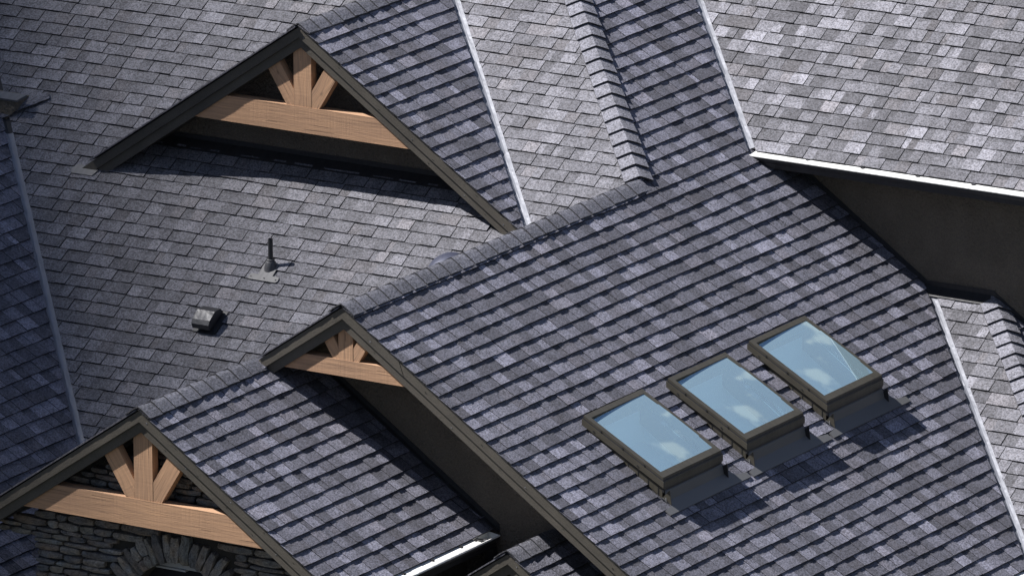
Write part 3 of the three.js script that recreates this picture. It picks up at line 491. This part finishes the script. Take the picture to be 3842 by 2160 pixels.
// ---------------------------------------------------------------- skylights
const skyLabels = ['lower left skylight of the three, nearest the middle gable', 'middle skylight of the three on the dark slope', 'upper right skylight of the three, nearest the right-hand stucco wall'];
SK.forEach(([sx, sw], idx) => {
  const f = frame('right', [sx, -T * sx, sw]), th2 = Math.atan(0.545), Wd = 0.970, Ln = 0.908;
  const t = thing('skylight', skyLabels[idx], 'skylight', f.at(Wd / 2, -0.4, 0), 'skylights in a slanting row');
  // the sash plane is flatter than the roof: a = along the top edge, b = down the sash
  const A = BACK.clone(), B = new THREE.Vector3(Math.cos(th2), -Math.sin(th2), 0), N = new THREE.Vector3(0, 1, 0), O = f.at(0, 0, 0).add(new THREE.Vector3(0, 0.0967, 0));
  const at = (a, b, n) => O.clone().addScaledVector(A, a).addScaledVector(B, b).addScaledVector(N, n);
  const bar = (a0, a1, b0, b1, n0, n1) => prism([[a0, b0], [a1, b0], [a1, b1], [a0, b1]], at(0, 0, n1), A, B, N, n1 - n0);
  const fr = 0.062;
  mesh('sash', mergeGeometries([bar(0.012, Wd - 0.012, 0.012, fr, -0.02, 0), bar(0.012, Wd - 0.012, Ln - fr - 0.012, Ln - 0.012, -0.02, 0), bar(0.012, fr, fr, Ln - fr - 0.012, -0.02, 0), bar(Wd - fr, Wd - 0.012, fr, Ln - fr - 0.012, -0.02, 0)]), trimMat, t);
  const gk = mesh('gasket', mergeGeometries([bar(0.008, Wd - 0.008, 0.008, 0.03, -0.032, -0.021), bar(0.008, Wd - 0.008, Ln - 0.03, Ln - 0.008, -0.032, -0.021), bar(0.008, 0.03, 0.03, Ln - 0.03, -0.032, -0.021), bar(Wd - 0.03, Wd - 0.008, 0.03, Ln - 0.03, -0.032, -0.021)]), rubberMat, t); void gk;
  mesh('frame', mergeGeometries([bar(0, Wd, 0, 0.05, -0.085, -0.033), bar(0, Wd, Ln - 0.05, Ln, -0.085, -0.033), bar(0, 0.05, 0.05, Ln - 0.05, -0.085, -0.033), bar(Wd - 0.05, Wd, 0.05, Ln - 0.05, -0.085, -0.033)]), trimMat, t);
  // cladding between frame and roof: wedge shaped, follows the roof below
  const rb = (b) => at(0, b, 0).sub(f.O).dot(f.N) / CS;   // height above roof
  const wedge = (a) => { const pts = [[0.025, -0.086], [Ln - 0.028, -0.086]]; const q = [[Ln - 0.028, -rb(Ln - 0.028) + 0.006], [0.025, -rb(0.025) + 0.004]]; return prism([...pts, ...q], at(a, 0, 0), B, N, A.clone().negate(), 0.02); };
  mesh('side_cladding', wedge(0.022), trimMat, t); mesh('side_cladding', wedge(Wd - 0.042), trimMat, t);
  mesh('head_cladding', prism([[0.03, -0.086], [Wd - 0.03, -0.086], [Wd - 0.03, -rb(0.03) + 0.004], [0.03, -rb(0.03) + 0.004]], at(0, 0.026, 0), A, N, B.clone().negate(), 0.02), trimMat, t);
  mesh('apron_upstand', prism([[0.03, -0.13], [Wd - 0.03, -0.13], [Wd - 0.01, -rb(Ln) - 0.012], [0.01, -rb(Ln) - 0.012]], at(0, Ln - 0.026, 0), A, new THREE.Vector3(-0.22, 1, 0), B, 0.012), apronMat, t);
  mesh('foot_trim', prism([[0.012, -0.086], [Wd - 0.012, -0.086], [Wd - 0.016, -0.132], [0.016, -0.132]], at(0, Ln - 0.006, 0), A, N, B, 0.02), rubberMat, t); mesh('foot_bead', prism([[0.006, -0.080], [Wd - 0.006, -0.080], [Wd - 0.006, -0.088], [0.006, -0.088]], at(0, Ln + 0.003, 0), A, N, B, 0.01), trimMat, t);
  for (let k = 0; k < 8; k++) { const b = 0.05 + k * 0.112; mesh('clip', prism([[b, -0.1], [b + 0.005, -0.1], [b + 0.005, -0.148 - 0.008 * k], [b, -0.148 - 0.008 * k]], at(0.0195, 0, 0), B, N, A.clone().negate(), 0.004), rubberMat, t); }
  mesh('drip_bead', prism([[0.025, -0.098], [Ln - 0.02, -0.098], [Ln - 0.02, -0.106], [0.025, -0.106]], at(0.012, 0, 0), B, N, A.clone().negate(), 0.012), trimMat, t);
  for (const b of [0.13, 0.62]) { const g = new THREE.CylinderGeometry(0.007, 0.007, 0.006, 8); g.rotateX(Math.PI / 2); const p = at(-0.002, b, -0.062); g.translate(p.x, p.y, p.z); mesh('screw', g, rubberMat, t); }
  for (const b of [0.2, 0.44, 0.68]) mesh('hinge_tab', bar(0.004, 0.016, b, b + 0.012, -0.03, -0.012), rubberMat, t);
  // glass: the sealed unit bows very slightly outwards
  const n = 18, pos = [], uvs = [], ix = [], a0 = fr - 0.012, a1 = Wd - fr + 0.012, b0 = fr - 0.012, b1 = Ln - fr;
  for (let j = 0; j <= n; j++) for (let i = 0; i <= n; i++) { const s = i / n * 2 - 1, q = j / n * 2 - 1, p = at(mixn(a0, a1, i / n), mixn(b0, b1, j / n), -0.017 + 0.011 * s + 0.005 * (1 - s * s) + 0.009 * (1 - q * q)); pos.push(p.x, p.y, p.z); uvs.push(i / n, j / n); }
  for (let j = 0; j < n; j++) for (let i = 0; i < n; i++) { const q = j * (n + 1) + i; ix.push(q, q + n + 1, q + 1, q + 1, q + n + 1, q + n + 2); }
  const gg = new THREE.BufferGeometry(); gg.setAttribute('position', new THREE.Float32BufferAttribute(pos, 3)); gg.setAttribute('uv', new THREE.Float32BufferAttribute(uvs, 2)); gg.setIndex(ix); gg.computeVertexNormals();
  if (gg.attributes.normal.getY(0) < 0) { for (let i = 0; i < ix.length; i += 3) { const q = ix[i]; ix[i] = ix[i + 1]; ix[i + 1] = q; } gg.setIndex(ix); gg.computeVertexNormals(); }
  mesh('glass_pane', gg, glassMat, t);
  // plastered shaft below, with plumb sides
  const hs = 0.40, i0 = fr - 0.02, i1 = Wd - fr + 0.02, j0 = fr - 0.02, j1 = Ln - fr - 0.004, dn = new THREE.Vector3(0, -hs, 0), c = [at(i0, j0, -0.033), at(i1, j0, -0.033), at(i1, j1, -0.033), at(i0, j1, -0.033)];
  const sp = [], q4 = (a, b, cc, d) => { for (const v of [a, b, cc, a, cc, d]) sp.push(v.x, v.y, v.z); };
  for (let k = 0; k < 4; k++) { const p = c[k], q = c[(k + 1) % 4]; q4(p, q, q.clone().add(dn), p.clone().add(dn)); }
  q4(c[0].clone().add(dn), c[1].clone().add(dn), c[2].clone().add(dn), c[3].clone().add(dn));
  const sg = new THREE.BufferGeometry(); sg.setAttribute('position', new THREE.Float32BufferAttribute(sp, 3)); sg.computeVertexNormals(); mesh('light_shaft', sg, shaftMat, t);
  // apron below the foot, with its little wings
  const va = (a, b, h) => f.at(a, -b, h), e = 0.012;
  mesh('apron_flashing', prism([[-0.10, -1.11], [1.215, -1.11], [1.215, -1.05], [1.07, -1.03], [0.99, -0.93], [0.0, -0.93], [0.03, -1.03], [-0.10, -1.05]], va(0, 0, 0.020), f.U, f.V, f.N, e), apronMat, t);
  for (const a of [0.018, Wd - 0.022]) mesh('apron_wing', prism([[-0.93, 0.02], [-1.03, 0.021], [-0.945, 0.115]], va(a, 0, 0), f.V, f.N, f.U.clone().negate(), 0.006), a < 0.5 ? trimMat : darkMetal, t);
});

// ---------------------------------------------------------------- pipe vent, box vent, round vent
{
  const bpt = [-3.0, -0.9], f = frame('front', [bpt[0], T * -1.325, -1.325]);
  const t = thing('pipe_vent', 'black vent pipe in a grey cone boot on the large left slope', 'vent pipe', f.at(0, 0, 0));
  const cyl = (r0, r1, h, y0, open) => { const g = new THREE.CylinderGeometry(r1, r0, h, 28, 1, open); g.translate(f.O.x, f.O.y + y0 + h / 2, f.O.z); return g; };
  const lathe = (p) => { const g = new THREE.LatheGeometry(p.map((q) => new THREE.Vector2(...q)), 32); return g; };
  const pg = lathe([[0.0165, 0.0], [0.0165, 0.268], [0.0215, 0.27], [0.0215, -0.03]]); pg.translate(f.O.x, f.O.y, f.O.z); mesh('pipe', pg, rubberMat, t); void cyl;
  const collar = lathe([[0.022, 0.085], [0.034, 0.083], [0.036, 0.074], [0.030, 0.071], [0.040, 0.064], [0.043, 0.05], [0.036, 0.047]]); collar.translate(f.O.x, f.O.y, f.O.z); mesh('rubber_collar', collar, bootMat, t);
  const boot = lathe([[0.038, 0.066], [0.046, 0.062], [0.056, 0.02], [0.066, -0.04], [0.069, -0.07]]); boot.translate(f.O.x, f.O.y, f.O.z); mesh('boot_cone', boot, bootMat, t);
  const rr = (x0, x1, y0, y1, r) => { const p = []; for (const [cx, cy, a] of [[x1 - r, y1 - r, 0], [x0 + r, y1 - r, 1], [x0 + r, y0 + r, 2], [x1 - r, y0 + r, 3]]) for (let i = 0; i <= 4; i++) { const q = (a + i / 4) * Math.PI / 2; p.push([cx + r * Math.cos(q), cy + r * Math.sin(q)]); } return p; };
  mesh('base_plate', prism(rr(-0.155, 0.155, -0.165, -0.098, 0.025), f.at(0, 0, 0.019), f.U, f.V, f.N, 0.006), plateMat, t);
  mesh('base_neck', prism([[-0.075, -0.11], [0.075, -0.11], [0.075, 0.03], [-0.075, 0.03]], f.at(0, 0, 0.0165), f.U, f.V, f.N, 0.006), plateMat, t);
  for (const k of [-0.13, 0.01, 0.13]) { const g = new THREE.CylinderGeometry(0.007, 0.007, 0.004, 8); g.translate(0, 0.021, 0); g.applyMatrix4(new THREE.Matrix4().makeBasis(f.U, f.N, f.V.clone().negate()).setPosition(f.at(k, -0.135, 0))); mesh('nail', g, darkMetal, t); }
}
{
  const f = frame('front', [-3.27, T * -1.90, -1.90]), t = thing('box_vent', 'grey metal box roof vent low on the large left slope', 'roof vent', f.at(0, 0, 0));
  const hood = (pts, u0, u1) => prism(pts, f.at(u0, 0, 0), f.V, f.N, f.U.clone().negate(), u1 - u0);
  mesh('base_flange', prism([[-0.10, -0.14], [0.135, -0.14], [0.135, 0.13], [-0.10, 0.13]], f.at(0, 0, 0.018), f.U, f.V, f.N, 0.006), darkMetal, t);
  mesh('throat', hood([[-0.10, 0.015], [0.10, 0.015], [0.10, 0.06], [-0.08, 0.07]], -0.06, 0.085), darkMetal, t);
  const shp = [[0.115, 0.03], [0.10, 0.085], [0.02, 0.13], [-0.085, 0.125], [-0.125, 0.105], [-0.135, 0.055], [-0.125, 0.055], [-0.11, 0.06], [0.10, 0.03]];
  mesh('hood', hood(shp, -0.085, 0.095), plateMat, t).material = new THREE.MeshStandardMaterial({ name: 'weathered galvanised hood', map: smear, color: new THREE.Color(0.065, 0.065, 0.07), metalness: 0.35, roughness: 0.42, bumpMap: dent, bumpScale: 0.004 });
}
{
  const f = frame('front', [-1.36, T * -1.05, -1.05]), t = thing('hood_vent', 'low curved blue-grey vent hood peeking over the ridge caps', 'roof vent', f.at(0, 0, 0));
  const g = new THREE.SphereGeometry(0.2, 28, 12, 0, Math.PI * 2, 0, Math.PI / 2); g.scale(1, 0.58, 1.0); g.applyMatrix4(new THREE.Matrix4().makeBasis(f.U, f.N, f.V.clone().negate()).setPosition(f.at(0.08, -0.06, 0.015)));
  mesh('hood', g, new THREE.MeshStandardMaterial({ name: 'blue grey hood', color: new THREE.Color(0.05, 0.055, 0.085), metalness: 0.3, roughness: 0.35 }), t);
}
for (const [x, s, lab] of [[2 * G1.x - (C1 - G1.w), 1, 'light kick-out plate under the left tip of the upper gable'], [C1 - G1.w, -1, 'light kick-out plate under the right tip of the upper gable']]) {
  const f = frame('front', [x, T * G1.w, G1.w]), t = thing('eave_plate', lab, 'flashing', f.at(0, 0, 0));
  mesh('plate', prism([[-0.02 * s, -0.055], [0.20 * s, -0.055], [0.23 * s, 0.02], [0.0, 0.06], [-0.05 * s, 0.0]], f.at(0, 0, 0.020), f.U, f.V, f.N, 0.012), plateMat, t);
}

// ---------------------------------------------------------------- shingles
function onScreen(p) { const q = p.clone().applyMatrix4(frustum); return [q.x, q.y]; }
scene.updateMatrixWorld(true);
const ray = new THREE.Raycaster(); for (const o of occluders) o.geometry.computeBoundingSphere();
function hidden(p, own) { const d = p.clone().sub(camera.position), L = d.length(); ray.set(camera.position, d.divideScalar(L)); ray.near = 10; ray.far = L - 0.35; return ray.intersectObjects(occluders.filter((o) => o !== own), false).length > 0; }
const SHB_FRONT = [0.193, 0.191, 0.217], SHB_SIDE_SKYFILL = [0.191, 0.190, 0.237];  // same shingle; side slopes have blue sky fill painted into the colour
for (const R of roofs) {
  const { t, f, plan, expo } = R, r = rng(1000 + R.seed * 77), uvp = plan.map(([x, w]) => f.uv(x, w)), us = uvp.map((p) => p[0]), vs = uvp.map((p) => p[1]), pieces = [], own = t.children.find((c) => c.name === 'roof_deck');
  const uMin = Math.min(...us) - 0.05, uMax = Math.max(...us) + 0.05, vMax = Math.max(...vs);
  const lin = (fn) => (p) => fn(...f.plan(p[0], p[1]));
  for (let k = 0, v0 = -0.03; v0 < vMax; k++, v0 += expo) {
    let u = uMin - 0.3 * r(), tab = r() < 0.5; const ph = r() * 6, lift = 0.0012 * (r() - 0.5), lineOff = 0.003 * (r() - 0.5);
    let tabNext = false, strip = r() * 1.0, lotTone = 1 + 0.06 * (r() - 0.5);
    while (u < uMax) {
      const wd = tab ? 0.085 + 0.135 * r() : 0.05 + 0.12 * r(), q = r(); strip += wd; const stay = r() < 0.14; tabNext = strip > 1 ? r() < 0.5 : stay ? tab : !tab;
      const um = u + wd / 2, [px, pw] = f.plan(um, v0 + expo / 2), [sx, sy] = onScreen(f.at(um, v0 + expo / 2));
      const skip = Math.abs(sx) > 1.14 || Math.abs(sy) > 1.16 || R.cull(px, pw);
      // tones of the blend
      const pick = r(); let tone = pick < 0.26 ? 0.64 : pick < 0.52 ? 0.86 : pick < 0.76 ? 1.08 : pick < 0.92 ? 1.32 : 1.62; tone = 1 + (tone - 1) * (R.spread ?? 1); tone *= (0.95 + 0.10 * r()) * lotTone; if (!tab) tone *= 0.95;
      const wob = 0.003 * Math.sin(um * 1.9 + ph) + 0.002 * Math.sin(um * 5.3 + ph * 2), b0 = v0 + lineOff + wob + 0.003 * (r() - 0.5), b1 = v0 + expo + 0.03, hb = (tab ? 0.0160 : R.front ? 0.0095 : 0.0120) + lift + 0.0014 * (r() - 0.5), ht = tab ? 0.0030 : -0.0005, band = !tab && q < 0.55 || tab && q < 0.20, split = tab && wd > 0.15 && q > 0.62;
      const warm = r() < 0.12 ? 0.03 : 0, ou = 9 * r(), ov = 9 * r();
      if (!skip) {
        const e = 0, jig = () => 0.0022 * (r() - 0.5), slot = tab && !tabNext ? (R.front ? 0.0040 : 0.0035) : 0.0008, L0 = u + e + jig(), L1 = u + wd - slot + jig();
        const parts = [];
        const rect = (a, b, c, d, tn) => { let p = [[a, c], [(a * 2 + b) / 3, c + jig()], [(a + b * 2) / 3, c + jig()], [b, c], [b, d], [a, d]]; for (const fn of [...(R.cuts ?? []), ...(R.cutAt ? R.cutAt(px, pw) : [])]) { if (p.length < 3) break; p = cut(p, lin(fn)); } if (p.length > 2) parts.push([p, tn]); };
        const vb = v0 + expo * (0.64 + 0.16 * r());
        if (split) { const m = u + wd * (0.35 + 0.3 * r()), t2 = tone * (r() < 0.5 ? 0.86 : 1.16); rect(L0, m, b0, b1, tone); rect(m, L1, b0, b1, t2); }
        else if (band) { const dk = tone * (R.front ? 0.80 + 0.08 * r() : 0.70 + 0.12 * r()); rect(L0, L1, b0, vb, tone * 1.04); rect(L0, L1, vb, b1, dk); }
        else rect(L0, L1, b0, b1, tone);
        if (parts.length) {
          const pos = [], uv = [], col = [], hz = (v) => mixn(hb, ht, clamp((v - b0) / expo, 0, 1.2));
          for (const [p, tn] of parts) {
            const area = THREE.ShapeUtils.area(p.map((q2) => new THREE.Vector2(...q2))); if (Math.abs(area) < 1e-5) continue;
            const pp = area < 0 ? [...p].reverse() : p, SHB = R.front ? SHB_FRONT : SHB_SIDE_SKYFILL, C = [SHB[0] * tn * (1 + warm), SHB[1] * tn, SHB[2] * tn * (1 - warm)], K = [0.018, 0.018, 0.021];
            const V = (q2, low2) => { const v = f.at(q2[0], q2[1], low2 ? -0.002 : hz(q2[1])); pos.push(v.x, v.y, v.z); uv.push(q2[0] + ou, q2[1] + ov); };
            for (let i = 1; i < pp.length - 1; i++) { V(pp[0]); V(pp[i]); V(pp[i + 1]); col.push(...C, ...C, ...C); }
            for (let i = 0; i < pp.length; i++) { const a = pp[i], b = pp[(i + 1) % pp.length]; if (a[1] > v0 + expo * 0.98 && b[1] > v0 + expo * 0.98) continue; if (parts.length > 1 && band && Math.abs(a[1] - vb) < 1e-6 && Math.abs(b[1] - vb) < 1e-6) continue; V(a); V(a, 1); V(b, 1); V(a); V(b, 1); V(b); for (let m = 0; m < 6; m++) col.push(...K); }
          }
          if (pos.length) {
            const c = f.at(um, v0 + expo / 2, 0.01); let sArea = 0; for (const [p] of parts) sArea += Math.abs(THREE.ShapeUtils.area(p.map((q2) => new THREE.Vector2(...q2))));
            const seen = Math.abs(sx) < 1.01 && Math.abs(sy) < 1.01 && !hidden(c, own);
            pieces.push({ pos, uv, col, rank: (seen ? 10 : 0) + sArea - 0.0001 * c.distanceTo(camera.position), seen });
          }
        }
      }
      u += wd + (strip > 1 ? 0.003 : 0.0006); if (strip > 1) { strip = 0; lotTone = 1 + 0.10 * (r() - 0.5); }
      tab = tabNext;
    }
  }
  pieces.sort((a, b) => b.rank - a.rank);
  const geo = (list) => { const g = new THREE.BufferGeometry(), n = list.reduce((s, p) => s + p.pos.length, 0), A = new Float32Array(n), U = new Float32Array(n / 3 * 2), C = new Float32Array(n); let i = 0, j = 0; for (const p of list) { A.set(p.pos, i); C.set(p.col, i); U.set(p.uv, j); i += p.pos.length; j += p.uv.length; } g.setAttribute('position', new THREE.BufferAttribute(A, 3)); g.setAttribute('uv', new THREE.BufferAttribute(U, 2)); g.setAttribute('color', new THREE.BufferAttribute(C, 3)); g.computeVertexNormals(); return g; };
  const have = t.children.filter((c) => c.name === 'shingle').length, single = pieces.slice(0, 300 - have).filter((p) => p.seen), rest = pieces.filter((p) => !single.includes(p));
  for (const p of single) mesh('shingle', geo([p]), shingleMat, t);
  if (rest.length) mesh('shingles', geo(rest), shingleMat, t).userData.kind = 'stuff';
  console.log(t.userData.label, 'pieces', pieces.length, 'seen', pieces.filter((p) => p.seen).length, 'single', single.length);
}
// children of one thing share plain names with numbers
for (const o of scene.children) { const n = new Map(); o.traverse?.((c) => { if (c === o || !c.isMesh) return; const k = n.get(c.name) ?? 0; n.set(c.name, k + 1); if (k) c.name = `${c.name}_${String(k).padStart(3, '0')}`; }); }

renderer.render(scene, camera);
